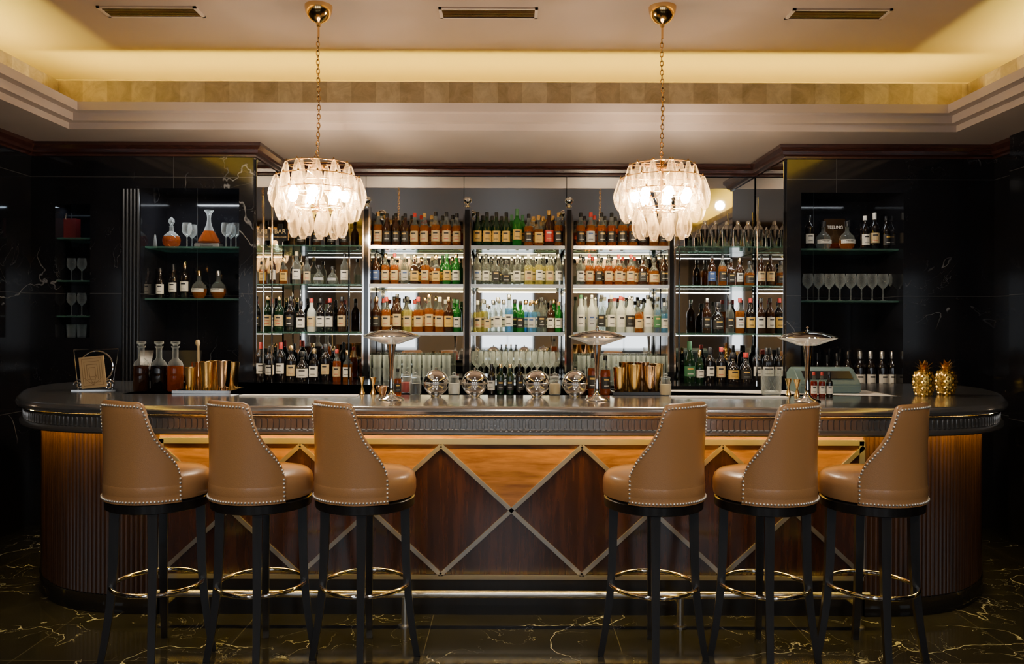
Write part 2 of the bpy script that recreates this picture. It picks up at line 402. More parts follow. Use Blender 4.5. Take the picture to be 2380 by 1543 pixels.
# ================================================================ BOTTLES
KIND={
 'W':dict(n='whiskey_bottle',p=[(0,.002),(.034,0),(.0372,.008),(.0372,.165),(.034,.185),(.018,.212),(.0145,.225),(.0145,.262),(0,.262)],lb=(.045,.135,.0372),cap=(.016,.255,.292),lv=.2,sq=0),
 'Q':dict(n='square_spirit_bottle',p=[(0,.002),(.038,0),(.041,.008),(.041,.155),(.037,.172),(.018,.192),(.015,.205),(.015,.25),(0,.25)],lb=(.04,.13,.041),cap=(.018,.24,.282),lv=.175,sq=5),
 'V':dict(n='long_neck_bottle',p=[(0,.002),(.033,0),(.036,.008),(.036,.175),(.032,.20),(.019,.225),(.0145,.245),(.0135,.29),(0,.29)],lb=(.05,.15,.036),cap=(.0155,.282,.315),lv=.22,sq=0),
 'N':dict(n='wine_bottle',p=[(0,.002),(.034,0),(.037,.006),(.037,.185),(.033,.208),(.017,.232),(.0145,.245),(.0145,.30),(0,.30)],lb=(.06,.14,.037),cap=(.0152,.25,.304),lv=.25,sq=0),
 'S':dict(n='squat_spirit_bottle',p=[(0,.002),(.040,0),(.044,.01),(.044,.09),(.040,.12),(.024,.145),(.015,.158),(.015,.20),(0,.20)],lb=(.03,.095,.0442),cap=(.02,.19,.225),lv=.13,sq=0),
 'C':dict(n='champagne_bottle',p=[(0,.002),(.039,0),(.043,.008),(.043,.14),(.038,.18),(.024,.225),(.016,.26),(.0155,.30),(0,.30)],lb=(.05,.125,.043),cap=(.0185,.235,.315),lv=.2,sq=0),
 'R':dict(n='round_flask_bottle',p=[(0,.002),(.028,0),(.045,.02),(.056,.05),(.056,.075),(.048,.105),(.026,.128),(.015,.14),(.014,.18),(0,.18)],lb=(.05,.078,.0563),cap=(.018,.175,.215),lv=.10,sq=0)}
bc={}
def bmeshes(k,c,lb,cp):
    key=(k,c); d=KIND[k]
    if key not in bc:
        def mid(a,b): return 1 if (a>=d['lv']-.03 and c in 'ayorb') else 0
        bc[key]=lathe('bottle_'+k+c,d['p'],['L'+c,'Lc' if c!='w' else 'Lw'],16,midx=mid,sq=d['sq'],a0=0)
    kl=(k,'lab',lb)
    if kl not in bc and lb!='-':
        z0,z1,r=d['lb']; bm=bmesh.new(); n=14; vs=[]
        for i in range(n+1):
            a=-pi/2-1.15+2.3*i/n; cc,ss=math.cos(a),math.sin(a); q=1
            if d['sq']: q=1/((abs(cc)**5+abs(ss)**5)**.2)*.9
            x,y=(r+.0012)*q*cc,(r+.0012)*q*ss; vs.append((bm.verts.new((x,y,z0)),bm.verts.new((x,y,z1))))
        for i in range(n): bm.faces.new((vs[i][0],vs[i+1][0],vs[i+1][1],vs[i][1]))
        for (a_,b_,mi) in ((.22,.27,1),(.70,.84,2)):
            za=z0+(z1-z0)*a_; zb=z0+(z1-z0)*b_; w=[]
            for i in range(4,n-3):
                a=-pi/2-1.15+2.3*i/n; cc,ss=math.cos(a),math.sin(a); q=1
                if d['sq']: q=1/((abs(cc)**5+abs(ss)**5)**.2)*.9
                x,y=(r+.0018)*q*cc,(r+.0018)*q*ss; w.append((bm.verts.new((x,y,za)),bm.verts.new((x,y,zb))))
            for i in range(len(w)-1): bm.faces.new((w[i][0],w[i+1][0],w[i+1][1],w[i][1])).material_index=mi
        ink={'w':('Pk','Pk'),'k':('Pw','Po'),'n':('Pr','Pk'),'o':('Pk','Pk'),'r':('Po','Pw'),'e':('Pw','Po'),'s':('Pk','Pb'),'b':('Pw','Ps')}[lb]
        bc[kl]=fin(bm,'label',['P'+lb,ink[0],ink[1]])
    kc=(k,'cap',cp)
    if kc not in bc:
        r,z0,z1=d['cap']; bc[kc]=lathe('cap',[(0,z0),(r,z0),(r,z1-.003),(r-.002,z1),(0,z1)],[CAP[cp]],12)
    return bc[key],bc.get(kl),bc[kc]
CN={'a':'amber','d':'dark brown','g':'bright green','G':'dark green','c':'clear','w':'frosted','b':'blue','r':'deep red','y':'yellow','o':'orange brown','k':'black'}
LN={'w':'white','k':'black','n':'cream','o':'gold','r':'red','e':'green','s':'silver','b':'blue','-':'no'}
KN={'W':'whiskey','Q':'square','V':'tall','N':'wine','S':'squat','C':'champagne','R':'round'}
def bottle(k,c,lb,cp,x,y,z,group,where,sc=1,text=None):
    a,b,c_=bmeshes(k,c,lb,cp)
    parts=[(None,a)]
    if b: parts.append(('bottle_label',b))
    parts.append(('cap',c_))
    if text:
        z0,z1,r=KIND[k]['lb']; parts.append(('lettering',textmesh(text[0],text[1],text[2]),(0,-(r+.0035)*(.9 if k=='Q' else 1),z0+(z1-z0)*text[3])))
    rt=random.uniform(-.25,.25) if not text else 0
    thing(KIND[k]['n'],parts,(x,y,z+.0005),f"{CN[c]} {KN[k]} bottle with {LN[lb]} label {where}",'bottle',group,rt,sc)
def row(s,z,d,group,where,sc=1.0):
    for t in s.split():
        m=re.match(r'(\d+)([WQVNSCR])(.)(.)(.)([\d.]*)(?:=(.*))?$',t)
        px,k,c,lb,cp,q,tx=m.groups()
        q=float(q) if q else 1
        text=None
        if tx:
            a=tx.split('/'); text=(a[0].replace('_',' '),float(a[1]),a[2],float(a[3]) if len(a)>3 else .5)
        bottle(k,c,lb,cp,PX(float(px),d),d+random.uniform(-.012,.012),z,group,where,sc*q,text)
dd=6.62
def backrow(s,z,group,where,sc=1.0):
    t=[re.sub(r'=.*','',x) for x in s.split()]
    for a,b_ in zip(t[:-1],t[1:]):
        xa=float(re.match(r'\d+',a).group()); xb=float(re.match(r'\d+',b_).group())
        m=re.match(r'\d+([WQVNSCR])(.)(.)(.)',random.choice([a,b_]))
        k,c,lb,cp=m.groups(); k='W' if k in 'RSC' else k
        bottle(k,c,lb,cp,PX((xa+xb)/2,dd),6.745+random.uniform(-.01,.01),z,group,where,sc*random.uniform(.95,1.0),None)
def full(s,z,group,where,sc=1.0):
    row(s,z,dd,group,where,sc); backrow(s,z,group,where,sc*.98)
g1='bottles on the upper centre shelf'; w1='on upper bar shelf'
full("878Wang=PADDY/.017/Pr/.48 899Wdkk.95 920Wdkk.95 941Wdkk.95 963Wanr.97 986Wang.97 1012Wank=JAMESON/.012/Pr/.48 1037Wank=JAMESON/.012/Pr/.48 1061Wank.97=JAMESON/.012/Pr/.48",ZS[0],g1,w1)
full("1109WGok 1131WGok 1153WGok 1176WGok 1201Ngoe1.05 1228Wakk.95 1251Qaog.95 1275Wdrg1.06 1298Wakg",ZS[0],g1,w1)
full("1349Wakk 1372Wasr 1397Wakk 1421Wokk 1446Wakk 1470Wakk 1494Wdkg 1518Wank 1540Wakk",ZS[0],g1,w1)
g2='bottles on the middle centre shelf'; w2='on middle bar shelf'
full("874Wdbk 895Wang 917Wanr 940Wcsw 963Qdog 988Wann 1013Qaog 1038Wgoe 1060Wgwg",ZS[1],g2,w2,.9)
full("1109Wcsk 1129Wcwk 1151Qckk 1176Sckk1.05 1202Wcws 1228Wynw 1252Vyws.95 1277Wynk 1298Wcws",ZS[1],g2,w2,.9)
full("1348Wcwk 1369Wanr 1391Wakk 1414Wonk 1438Wanr=Maker's/.012/Pk/.5 1466Wanr 1493Qdkk=JACK/.015/Pw/.6 1519Sank1.15 1542Wdkk",ZS[1],g2,w2,.9)
g3='bottles on the lower centre shelf'; w3='on lower bar shelf'
full("875Wdkg 898Wanr 923Vdnk 948Wynk 972Wanr 997Vang 1022Wanw 1043Wdog 1063Wgwe.93",ZS[2],g3,w3)
full("1110Wynw.9 1133Wcns.8 1157Wcws 1183Vbws 1210Wgkk.9 1236Wbsg.92 1259Wckk=24/.024/Pw/.5 1280Wdwk.9 1299Wgwg.88",ZS[2],g3,w3)
full("1350Vwwe 1375Vwss=ABSOLUT/.010/Pb/.5 1398Vckk 1421Vcww 1442Vwwr.97 1463Vwks.97 1484Wank.85 1506Vwwk 1527Vcek.93 1544Vbww.8",ZS[2],g3,w3)
gc='bottles on the corner glass shelf'; wc='on corner glass shelf'
row("608Wdkk.95 632Wdwk 659Qaog.9 689Wcwn1.05 713Wcnk.9 740Rcsk.85 772Rcsk.8 800Wcwk",ZS[1],6.62,gc,wc,.9)
row("609Wdnk=POWERS/.011/Pk/.3 648WGng1.02=JAMESON/.014/Pr/.5 675Wkkk 700Qkwk.9 723Wwnr.95 745Wkwk.95=POWERS/.011/Pk/.3 767Wkwr.95 795Wdnk",ZS[2],6.62,gc,wc)
gb='bottles on the back counter'; wb='on black back counter'
row("606Nkwk.95 629Nkwk.95 652Nkwr1.05 677Wkng 703Skwk1.1 730Qkwg.95 757Nknk 783Wonr.9 808Qawg.9",1.09,6.55,gb,wb)
row("1655Wdbk 1678Wakk 1698Qdkk.9 1718Wdwg.9 1742Sakk1.05 1768Wdnk 1812Wdkk",ZS[1],6.62,gc,wc,.9)
row("1642Wdks 1668Skkk1.15 1696Wckk.95 1720Wawr=BACARDI/.011/Pr/.5 1745Wkor 1768Wdwk 1808Wdok",ZS[2],6.62,gc,wc)
row("1602CGee1.08 1627CGwg.85 1650Nkwk.95 1677Wknr 1703Skok1.1 1733Skkr1.1 1760Nkwk.95 1782Nkwk.95 1806Nkww.95",1.09,6.55,gb,wb)
row("349Nkwk.88 373Wkwk.85 402Nkwk.92 429Nkwg.98 463Rawg1.05 508Raws1.05",1.76,6.4,'cognac bottles in the marble niche','on niche glass shelf')
row("1880Nkwk.98 1914Rcwk1.15=TEELING/.011/Pk/.5 1967Rawk1.15=TEELING/.011/Pk/.5 2008Wkww 2031Nknw1.05 2058Wkkk 2082Wkkk.9",2.165,6.4,'bottles in the marble niche','on niche glass shelf',.95)
row("1972Nkwk 1998Nkws 2024Nkws 2049Nkws 2074Nkws",1.021,6.34,'wine bottles in the marble niche','on black niche ledge',1.12)
row("1900Nkkk.95 1922Nkkk.9 1946Nkwk.95",1.021,6.46,'wine bottles in the marble niche','on black niche ledge',1.1)

# glassware
stem=lathe('wine_glass_mesh',[(0,0),(.032,.001),(.032,.003),(.006,.008),(.004,.02),(.004,.085),(.012,.095),(.032,.115),(.039,.14),(.038,.17),(.033,.20)],['clear'],16)
tumb=lathe('tumbler_mesh',[(0,.002),(.03,0),(.032,.004),(.037,.10),(.034,.10),(.029,.01),(0,.01)],['clear'],16)
def glasses(me,name,xs,y,z,label,group,sc=1):
    for px in xs: thing(name,[(None,me)],(PX(px,y),y,z+.0005),label,'glass',group,0,sc)
glasses(stem,'wine_glass',[1110,1138,1166,1194,1222,1250,1278],6.6,1.09,'clear stemmed wine glass on the back counter','stemmed glasses on the back counter',1.25)
glasses(stem,'wine_glass',[1124,1152,1180,1208,1236,1264,1290],6.73,1.09,'clear stemmed wine glass on the back counter','stemmed glasses on the back counter',1.2)
for y in (6.6,6.72):
    for lev in range(2):
        glasses(tumb,'tumbler_glass',[877+i*23 for i in range(8)]+[1352+i*23 for i in range(9)],y,1.09+lev*.108,'clear tumbler stacked on the back counter','stacked tumblers',1.05)
glasses(stem,'wine_glass',[1877,1902,1927,1952,1977,2002,2027,2052,2077],6.36,1.76,'clear wine glass on the niche shelf','wine glasses in the niche',1.08)
glasses(stem,'wine_glass',[434,525,548],6.36,2.165,'clear brandy glass beside crystal decanters','brandy glasses in the niche',1.0)
glasses(stem,'wine_glass',[446,536],6.48,2.165,'clear brandy glass beside crystal decanters','brandy glasses in the niche',1.0)
for z in (1.895,1.62): glasses(stem,'wine_glass',[142,166,190],6.3,z,'clear wine glass added to imitate the marble reflection','glasses imitating the marble reflection',.9)  # glassware modelled in place of the faint marble reflection
glasses(tumb,'tumbler_glass',[142,166,190],6.3,1.45,'clear tumbler added to imitate the marble reflection','tumblers imitating the marble reflection',1)
M['bagred']=simple('reflection_red',(.12,.008,.008),0,.5)  # colour of the red item in the modelled reflection
bm=bmesh.new(); bx(bm,-.055,.055,-.035,.035,0,.16,0); tube_bm(bm,[(-.025,-.036,.15),(-.02,-.038,.20),(.02,-.038,.20),(.025,-.036,.15)],.003,6,False,1)
thing('reflection_bag',[(None,fin(bm,'bag',['bagred','black'],False))],(PX(165,6.3),6.3,2.2255),'dark red bag with cord handle, added for the marble reflection','bag')
shk=lathe('shaker_mesh',[(0,0),(.030,0),(.034,.01),(.045,.17),(.046,.175),(.040,.185),(.036,.20),(.022,.222),(.018,.225),(.018,.25),(.012,.262),(0,.262)],['chrome'],20)
for px in (1637,1662,1688,1714,1738,1762,1788,1812):
    thing('cocktail_shaker',[(None,shk)],(PX(px,6.6),6.6,ZS[0]+.0005),'polished steel cocktail shaker on glass shelf','cocktail shaker','steel shakers on the corner shelf',0,.86)
bm=bmesh.new(); bx(bm,-.05,.05,-.006,.006,0,.14); bmesh.ops.bevel(bm,geom=[e for e in bm.edges if abs(e.verts[0].co.y-e.verts[1].co.y)>.005],offset=.035,segments=5,affect='EDGES')
thing('bar_plaque',[(None,fin(bm,'plq',['screen'])),('lettering',textmesh('BAR',.04,'Pn'),(0,-.0075,.09)),('lettering',textmesh('WORLD CLASS',.012,'Pn'),(0,-.0075,.055))],(PX(651,6.56),6.56,ZS[0]+.001),'dark shield-shaped plaque with pale BAR lettering','plaque',None,0,1.3)
row("608Wkkk 700Wkkk 735Wdkk 770Wkkk 800Wdkk",ZS[0],6.68,gc,wc,.95)

dec_a=lathe('dec',[(0,0),(.04,0),(.062,.03),(.068,.06),(.06,.09),(.035,.115),(.016,.13),(.014,.165),(.02,.17),(0,.171)],['Lo','clear'],24,midx=lambda a,b:1 if a>=.09 else 0)
stp=lathe('stop',[(0,.17),(.01,.17),(.012,.182),(.024,.2),(.02,.222),(.006,.235),(0,.24)],['clear'],12)
thing('crystal_decanter',[(None,dec_a),('stopper',stp)],(PX(398,6.4),6.4,2.1655),'round crystal decanter of cognac on the niche shelf','decanter',None,0,1.05)
thing('crystal_decanter',[(None,lathe('dec',[(0,0),(.035,0),(.04,.02),(.03,.1),(.014,.13),(.02,.16),(0,.16)],['clear'],20)),('stopper',stp)],(PX(352,6.4),6.4,2.1655),'slim clear crystal decanter on the niche shelf','decanter',None,0,1.05)
big=lathe('dec',[(0,0),(.07,0),(.085,.012),(.08,.03),(.04,.10),(.018,.16),(.014,.2),(.018,.235),(.035,.26),(.036,.268),(0,.262)],['Lo','clear'],28,midx=lambda a,b:1 if a>=.1 else 0)
thing('large_decanter',[(None,big)],(PX(485,6.4),6.4,2.205),'wide-based glass decanter of cognac on a silver plinth','decanter')
thing('decanter_plinth',[(None,boxmesh('pl',(-.10,.10,-.05,.05,0,.038),['steel'],.004)),('lettering',textmesh('Hennessy',.026,'Pk'),(0,-.0515,.018))],(PX(485,6.4),6.4,2.166),'small silver plinth with black lettering','plinth')
thing('gift_box',[(None,boxmesh('gb',(-.085,.085,-.03,.03,0,.27),['copper'],.003)),('lettering',textmesh('TEELING',.034,'Pw'),(0,-.0315,.20))],(PX(1941,6.5),6.54,2.166),'copper-pink gift box standing behind flask bottles','box')

# ================================================================ BAR COUNTER
lp=[(-2.30,5.74),(-2.85,5.74),(-3.08,5.62),(-3.15,5.40),(-3.06,5.02),(-2.93,4.76),(-2.80,4.52),(-2.62,4.29),(-2.38,4.14),(-2.05,4.07),(-1.6,4.05)]
outer=catmull(lp+[(-.8,4.05),(0,4.05),(.8,4.05)]+[(-x,y) for x,y in lp[::-1]],6)
base=[(-2.95,5.68),(-2.95,5.3),(-2.89,4.95),(-2.79,4.74),(-2.66,4.57),(-2.46,4.41),(-2.2,4.32),(-1.9,4.30)]
bl=catmull(base,6)
bar=ob('bar_counter',None,label='long walnut bar with rounded ends, pewter top, lit diamond panels',category='bar counter')
inner=[(2.30,4.70),(-2.30,4.70)]
bm=bmesh.new()
prof=[(-.03,1.10),(0,1.103),(.013,1.113),(.016,1.126),(.010,1.14),(-.004,1.149),(-.02,1.15)]
R=sweep_bm(bm,outer,prof)
for idx in (0,-1):
    vs=[r[idx] for r in R]+[bm.verts.new((x,y,prof[idx][1])) for x,y in inner]
    fc=bm.faces.new(vs); bmesh.ops.triangulate(bm,faces=[fc])
z0,z1=1.10,1.15
ch=[(2.30,5.72),(2.30,4.70),(-2.30,4.70),(-2.30,5.72)]
for a,b in zip(ch[:-1],ch[1:]): bm.faces.new([bm.verts.new((a[0],a[1],z0)),bm.verts.new((b[0],b[1],z0)),bm.verts.new((b[0],b[1],z1)),bm.verts.new((a[0],a[1],z1))])
ob('countertop',fin(bm,'top',['pewter'],True,35),bar,label='polished pewter countertop')
bm=bmesh.new(); sweep_bm(bm,outer,[(-.08,1.0),(-.012,1.0),(-.004,1.008),(-.004,1.018),(-.014,1.026),(-.03,1.03),(-.03,1.086),(-.016,1.09),(-.01,1.10)])
ro=resample(outer,.030); nn=normals2(ro,False)
for i in range(1,len(ro)-1):
    p=ro[i]; n_=nn[i].normalized(); t=Vector((-n_.y,n_.x))
    pts=[]
    for sgn,zc in ((1,1.076),(-1,1.040)):
        for k in range(5):
            a=(0 if sgn>0 else pi)+pi*k/4; pts.append((.0075*math.cos(a),zc+.0075*math.sin(a)))
    def mk(o_,s_): return [bm.verts.new((p[0]+n_.x*o_+t.x*u*s_,p[1]+n_.y*o_+t.y*u*s_,1.058+(w-1.058)*(1 if s_==1 else .93))) for u,w in pts]
    A=mk(-.03,1); B=mk(-.021,.75)
    for k in range(10): bm.faces.new((A[k],A[(k+1)%10],B[(k+1)%10],B[k]))
    bm.faces.new(B)
ob('apron',fin(bm,'apron',['pewterd'],True,40),bar,label='dark pewter apron with fluted slots')
for s_ in (-1,1):
    path=resample(bl,.007)
    if s_>0: path=[(-x,y) for x,y in path[::-1]]
    offs=[.009*abs(math.sin(pi*i*.007/.028)) for i in range(len(path))]
    bm=bmesh.new(); sweep_bm(bm,path,[(0,.10),(0,1.10)],offs=offs)
    ob('reeded_end',fin(bm,'reed',['walnutr'],True,60),bar,label='vertically reeded dark walnut curved end')
    bm=bmesh.new(); sweep_bm(bm,path,[(-.01,0),(.015,0),(.015,.09),(.0,.10),(-.01,.10)])
    ob('plinth',fin(bm,'pl',['blackg'],True,60),bar)
PT,PB,PW=.914,.217,.76
bm=bmesh.new()
def quad(a,mi):
    bm.faces.new([bm.verts.new(p) for p in a]).material_index=mi
y=4.30
def rect_(x0,x1,z0,z1,mi): quad([(x0,y,z0),(x1,y,z0),(x1,y,z1),(x0,y,z1)],mi)
rect_(-1.9,1.9,PT,1.10,1); rect_(-1.9,1.9,0,PB,2)
for i in range(5):
    a=-1.9+i*PW; b=a+PW; c=(a+b)/2; zc=(PT+PB)/2
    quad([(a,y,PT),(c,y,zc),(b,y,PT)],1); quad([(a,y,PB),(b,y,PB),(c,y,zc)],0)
    quad([(a,y,PB),(c,y,zc),(a,y,PT)],0); quad([(b,y,PB),(b,y,PT),(c,y,zc)],0)
bx(bm,-1.9,1.9,4.303,4.36,0,1.10,2)
ob('front_panel',fin(bm,'panel',['walnut','walnutl','ebony'],False),bar,label='bookmatched walnut panels in a diamond pattern')
bm=bmesh.new()
def strip(x0,z0,x1,z1,w=.022):
    l=math.hypot(x1-x0,z1-z0); a=math.atan2(z1-z0,x1-x0)
    mt=Matrix.Translation((x0,4.294,z0))@Matrix.Rotation(-a,4,'Y')
    bx(bm,0,l,-.004,.006,-w/2,w/2,0,mt)
for i in range(5):
    a=-1.9+i*PW; strip(a,PT,a+PW,PB); strip(a,PB,a+PW,PT)
strip(-1.9,PT+.022,1.9,PT+.022,.03); strip(-1.9,PB-.012,1.9,PB-.012,.024)
strip(-1.89,PB,-1.89,PT+.03,.03); strip(1.89,PB,1.89,PT+.03,.03)
ob('metal_inlay',fin(bm,'inlay',['inlay'],False),bar,label='brushed steel diamond strips')
bm=bmesh.new(); sweep_bm(bm,[p for p in bl]+[(-x,y_) for x,y_ in bl[::-1]],[(.055,1.06),(.068,1.06)])
ob('led_strip',fin(bm,'led',['led'],False),bar,label='warm glowing strip under the counter lip')
ob('service_ledge',boxmesh('ledge',(-2.28,2.28,4.703,5.12,1.10,1.15),['white'],.004),bar,label='white service ledge on the inner side')
ob('inner_cabinet',boxmesh('cab',(-2.26,2.26,4.40,5.05,0,1.099),['black']),bar)
fr=ob('foot_rail',tube('rail',[(-1.86,4.14,.165),(1.86,4.14,.165)],.019,['steel'],16),bar,label='brushed steel foot rail')
for x in (-1.80,-.55,.88,1.80):
    bm=bmesh.new(); tube_bm(bm,[(x,4.14,0),(x,4.14,.15)],.019,12); tube_bm(bm,[(x,4.14,.11),(x,4.30,.11)],.012,8)
    lathe_bm(bm,[(0,.0),(.035,.0),(.035,.008),(.02,.012)],16,off=(x,4.14,0))
    ob('rail_post',fin(bm,'post',['steel']),fr)

# ================================================================ STOOLS
def hgt(a):
    T=[(0,1.212),(30,1.208),(35,1.20),(38,1.17),(41,1.125),(46,1.075),(53,1.03),(60,.995),(67,.96),(72,.925),(76,.87)]
    a=abs(a)
    for (a0,h0),(a1,h1) in zip(T[:-1],T[1:]):
        if a<=a1: return h0+(h1-h0)*(a-a0)/(a1-a0)
    return T[-1][1]
ZB=.765; RO=.238; AE=76
bm=bmesh.new(); nA=76; nZ=10
def rad(z): 
    t=(z-ZB)/.45; return RO-.006*math.sin(pi*min(1,t*1.2))+.003*t
G=[]
for i in range(nA+1):
    a=-AE+2*AE*i/nA; h=hgt(a); th=math.radians(a)
    colm=[]
    for j in range(nZ+1):
        z=ZB+(h-ZB)*j/nZ; colm.append((rad(z),z))
    R_=rad(h)
    colm+= [(R_-.004,h+.008),(R_-.018,h+.012),(R_-.034,h+.008)]
    for j in range(nZ,-1,-1):
        z=ZB+(h-ZB)*j/nZ; colm.append((rad(z)-.038,z))
    G.append([bm.verts.new((r*math.sin(th),-r*math.cos(th),z)) for r,z in colm])
for i in range(nA):
    A,B=G[i],G[i+1]
    for j in range(len(A)): bm.faces.new((A[j],B[j],B[(j+1)%len(A)],A[(j+1)%len(A)]))
bm.faces.new(G[0]); bm.faces.new(G[-1][::-1])
back_me=fin(bm,'backrest',['leather'],True,50)
seat_me=lathe('seat',[(0,.768),(.220,.768),(.233,.775),(.237,.80),(.237,.835),(.230,.862),(.211,.880),(.16,.892),(.08,.897),(0,.898)],['leather'],48)
frame_me=lathe('frame',[(0,.717),(.218,.717),(.229,.722),(.231,.76),(.224,.766),(0,.766)],['ebony'],40)
bm=bmesh.new(); tube_bm(bm,circ(0,0,.351,.2,48),.0105,10,True); ring_me=fin(bm,'ring',['chrome'])
bm=bmesh.new(); pts=[];rs=[]
for k in range(13):
    z=.72*(1-k/12); r=.185+.015*(1-z/.72)+.045*max(0,(1-z/.5))**2; pts.append((0,-r,z)); rs.append(.030-.010*(k/12))
tube_bm(bm,pts,rs,4); leg_me=fin(bm,'leg',['ebony'],True,30)
bm=bmesh.new()
npts=400
edge=[(a,hgt(a)) for a in [(-AE+1.5)+(2*AE-3)*i/npts for i in range(npts+1)]]
edge=[(-AE+1.8,ZB+.012+(hgt(AE)-ZB-.012)*k/20) for k in range(21)]+edge+[(AE-1.8,hgt(AE)-(hgt(AE)-ZB-.012)*k/20) for k in range(21)]
edge+= [(AE-1.8-(2*AE-3.6)*k/200,ZB+.012) for k in range(201)]
last=None
for a,z in edge:
    z=min(z,hgt(a)-.008) if abs(a)<AE-2 else z
    th=math.radians(a); r=rad(z)+.002; p=Vector((r*math.sin(th),-r*math.cos(th),z))
    if last is None or (p-last).length>=.0155:
        last=p; mt=Matrix.Translation(p); bmesh.ops.create_icosphere(bm,subdivisions=1,radius=.0064,matrix=mt)
stud_me=fin(bm,'studs',['stud'],True,180)
SD=3.75
def stool(px,bk,d=SD):
    X=PX(px,d); root=ob('bar_stool',None,None,(X,d,0),math.radians(bk),label='tan leather bar stool with curved studded back and black legs',category='bar stool',group='bar stools')
    ob('seat',seat_me,root); ob('backrest',back_me,root)
    t=ob('nailhead_trim',stud_me,root,label='silver nailhead studs'); t['kind']='stuff'
    ob('seat_frame',frame_me,root); ob('foot_ring',ring_me,root,label='chrome foot ring')
    for a in (45,135,225,315): ob('leg',leg_me,root,(0,0,0),math.radians(a))
for px,bk in ((370,-28),(610,-33),(851,-40),(1520,38),(1778,34),(2027,38)): stool(px,bk)

# ================================================================ CHANDELIERS
def prism(l,w):
    bm=bmesh.new(); lathe_bm(bm,[(0,0),(w*.30,-.004),(w*.50,-l*.14),(w*.95,-l*.50),(w,-l*.66),(w*.72,-l*.88),(w*.40,-l),(0,-l)],6); return fin(bm,'prism',['prism'],False)
pr_a=prism(.19,.032); pr_b=prism(.19,.040); pr_c=prism(.16,.034)
def chandelier(px):
    d=5.1; X=PX(px,d)
    root=ob('chandelier',None,None,(X,d,0),label='brass chain chandelier with tiers of lit faceted glass prisms',category='chandelier',group='chandeliers')
    ob('canopy',lathe('canopy',[(0,3.6),(.088,3.6),(.088,3.592),(.084,3.565),(.07,3.53),(.045,3.505),(.015,3.49),(.012,3.47),(0,3.465)],['brass'],32),root,label='polished brass dome canopy')
    bm=bmesh.new(); tube_bm(bm,[(0,0,3.475),(0,0,3.40)],.007,8); z=3.40; i=0
    while z>2.60:
        pts=[]
        for k in range(10):
            a=2*pi*k/10; u=.010*math.cos(a); w=.019*math.sin(a); wob=.004*math.sin(z*9)
            pts.append((u+wob,0,z-.015+w) if i%2 else (wob,u,z-.015+w))
        tube_bm(bm,pts,.0032,5,True); z-=.029; i+=1
    ob('chain',fin(bm,'chain',['brass']),root,label='brass link chain')
    bm=bmesh.new(); tube_bm(bm,[(0,0,2.63),(0,0,2.30)],.010,8)
    lathe_bm(bm,[(0,2.57),(.05,2.565),(.05,2.555),(0,2.55)],20)
    tiers=[(.125,2.600,7,pr_a,.03),(.205,2.585,11,pr_a,.07),(.262,2.50,14,pr_b,.08),(.235,2.42,13,pr_b,0),(.155,2.31,9,pr_b,-.02),(.06,2.29,3,pr_c,0)]
    for r,z,n,_,_ in tiers:
        tube_bm(bm,circ(0,0,z,r,28),.0035,6,True)
        for k in range(4): a=pi/2*k; tube_bm(bm,[(0,0,z),(r*math.cos(a),r*math.sin(a),z)],.0035,6)
        for k in range(n):
            a=2*pi*(k+.5*(n%2))/n; lathe_bm(bm,[(0,z-.004),(.007,z),(.007,z+.008),(0,z+.018)],6,off=(r*math.cos(a),r*math.sin(a),0))
    ob('frame',fin(bm,'frame',['brass']),root,label='brass frame')
    for r,z,n,me,tl in tiers:
        for k in range(n):
            a=2*pi*(k+.5*(n%2))/n
            ob('glass_prism',me,root,(r*math.cos(a),r*math.sin(a),z),(random.uniform(-.03,.03),-tl,a+random.uniform(-.25,.25)))
    bme=lathe('bulb',[(0,-.035),(.020,-.028),(.032,0),(.028,.022),(.012,.045),(0,.048)],['bulb'],14)
    for k in range(7):
        a=2*pi*k/7+.3; ob('bulb',bme,root,(.17*math.cos(a),.17*math.sin(a),2.385))
    l=bpy.data.lights.new('chandelier_lamp','POINT'); l.energy=80; l.color=(1,.76,.50); l.shadow_soft_size=.03
    lo=bpy.data.objects.new('chandelier_lamp',l); lo.location=(X,d,2.42); col.objects.link(lo)
for px in (738,1537): chandelier(px)

# ================================================================ COUNTER ITEMS
ZT=1.1505
def at(px,d): return (PX(px,d),d,ZT)
lb_=lathe('lampbase',[(0,0),(.070,0),(.072,.004),(.066,.010),(.030,.020),(.018,.035),(.0135,.07),(.012,.14),(.016,.22),(.024,.29),(.030,.315),(0,.318)],['chrome'],28)
lbowl=lathe('lampbowl',[(0,.305),(.045,.307),(.095,.325),(.150,.345),(.156,.350),(0,.350)],['lampglow'],40)
lsh=lathe('lampshade',[(.158,.350),(.157,.354),(.12,.368),(.07,.380),(.03,.386),(0,.387)],['chrome'],40)
lfn=lathe('lampfin',[(0,.38),(.012,.385),(.012,.390),(.005,.393),(.005,.400),(.009,.406),(0,.414)],['chrome'],14)
for px,d in ((910,4.40),(1388,4.40),(1877,4.37)):
    thing('table_lamp',[('base',lb_),('shade_bowl',lbowl),('lamp_shade',lsh),('finial',lfn)],at(px,d),'chrome mushroom table lamp with shallow dome shade on bar','table lamp','bar top lamps')
sph=[(0,0),(.03,0),(.032,.006)]+[(.077*math.cos(a),.081+.077*math.sin(a)) for a in [(-1.13+k*(1.13+pi/2)/16) for k in range(16)]]+[(0,.158)]
sph_me=lathe('sphere',sph,['chrome'],32,ang=60)
band=lathe('band',[(.077,.076),(.0795,.078),(.0795,.084),(.077,.086)],['steel'],32)
hnd=lathe('knob',[(0,.157),(.007,.157),(.006,.165),(.009,.17),(0,.175)],['chrome'],12)
for px in (1014,1104,1248,1337): thing('chrome_globe_canister',[('body',sph_me),('seam_band',band),('knob',hnd)],at(px,4.60),'polished chrome globe canister on the bar','canister','chrome globes',0,.97)
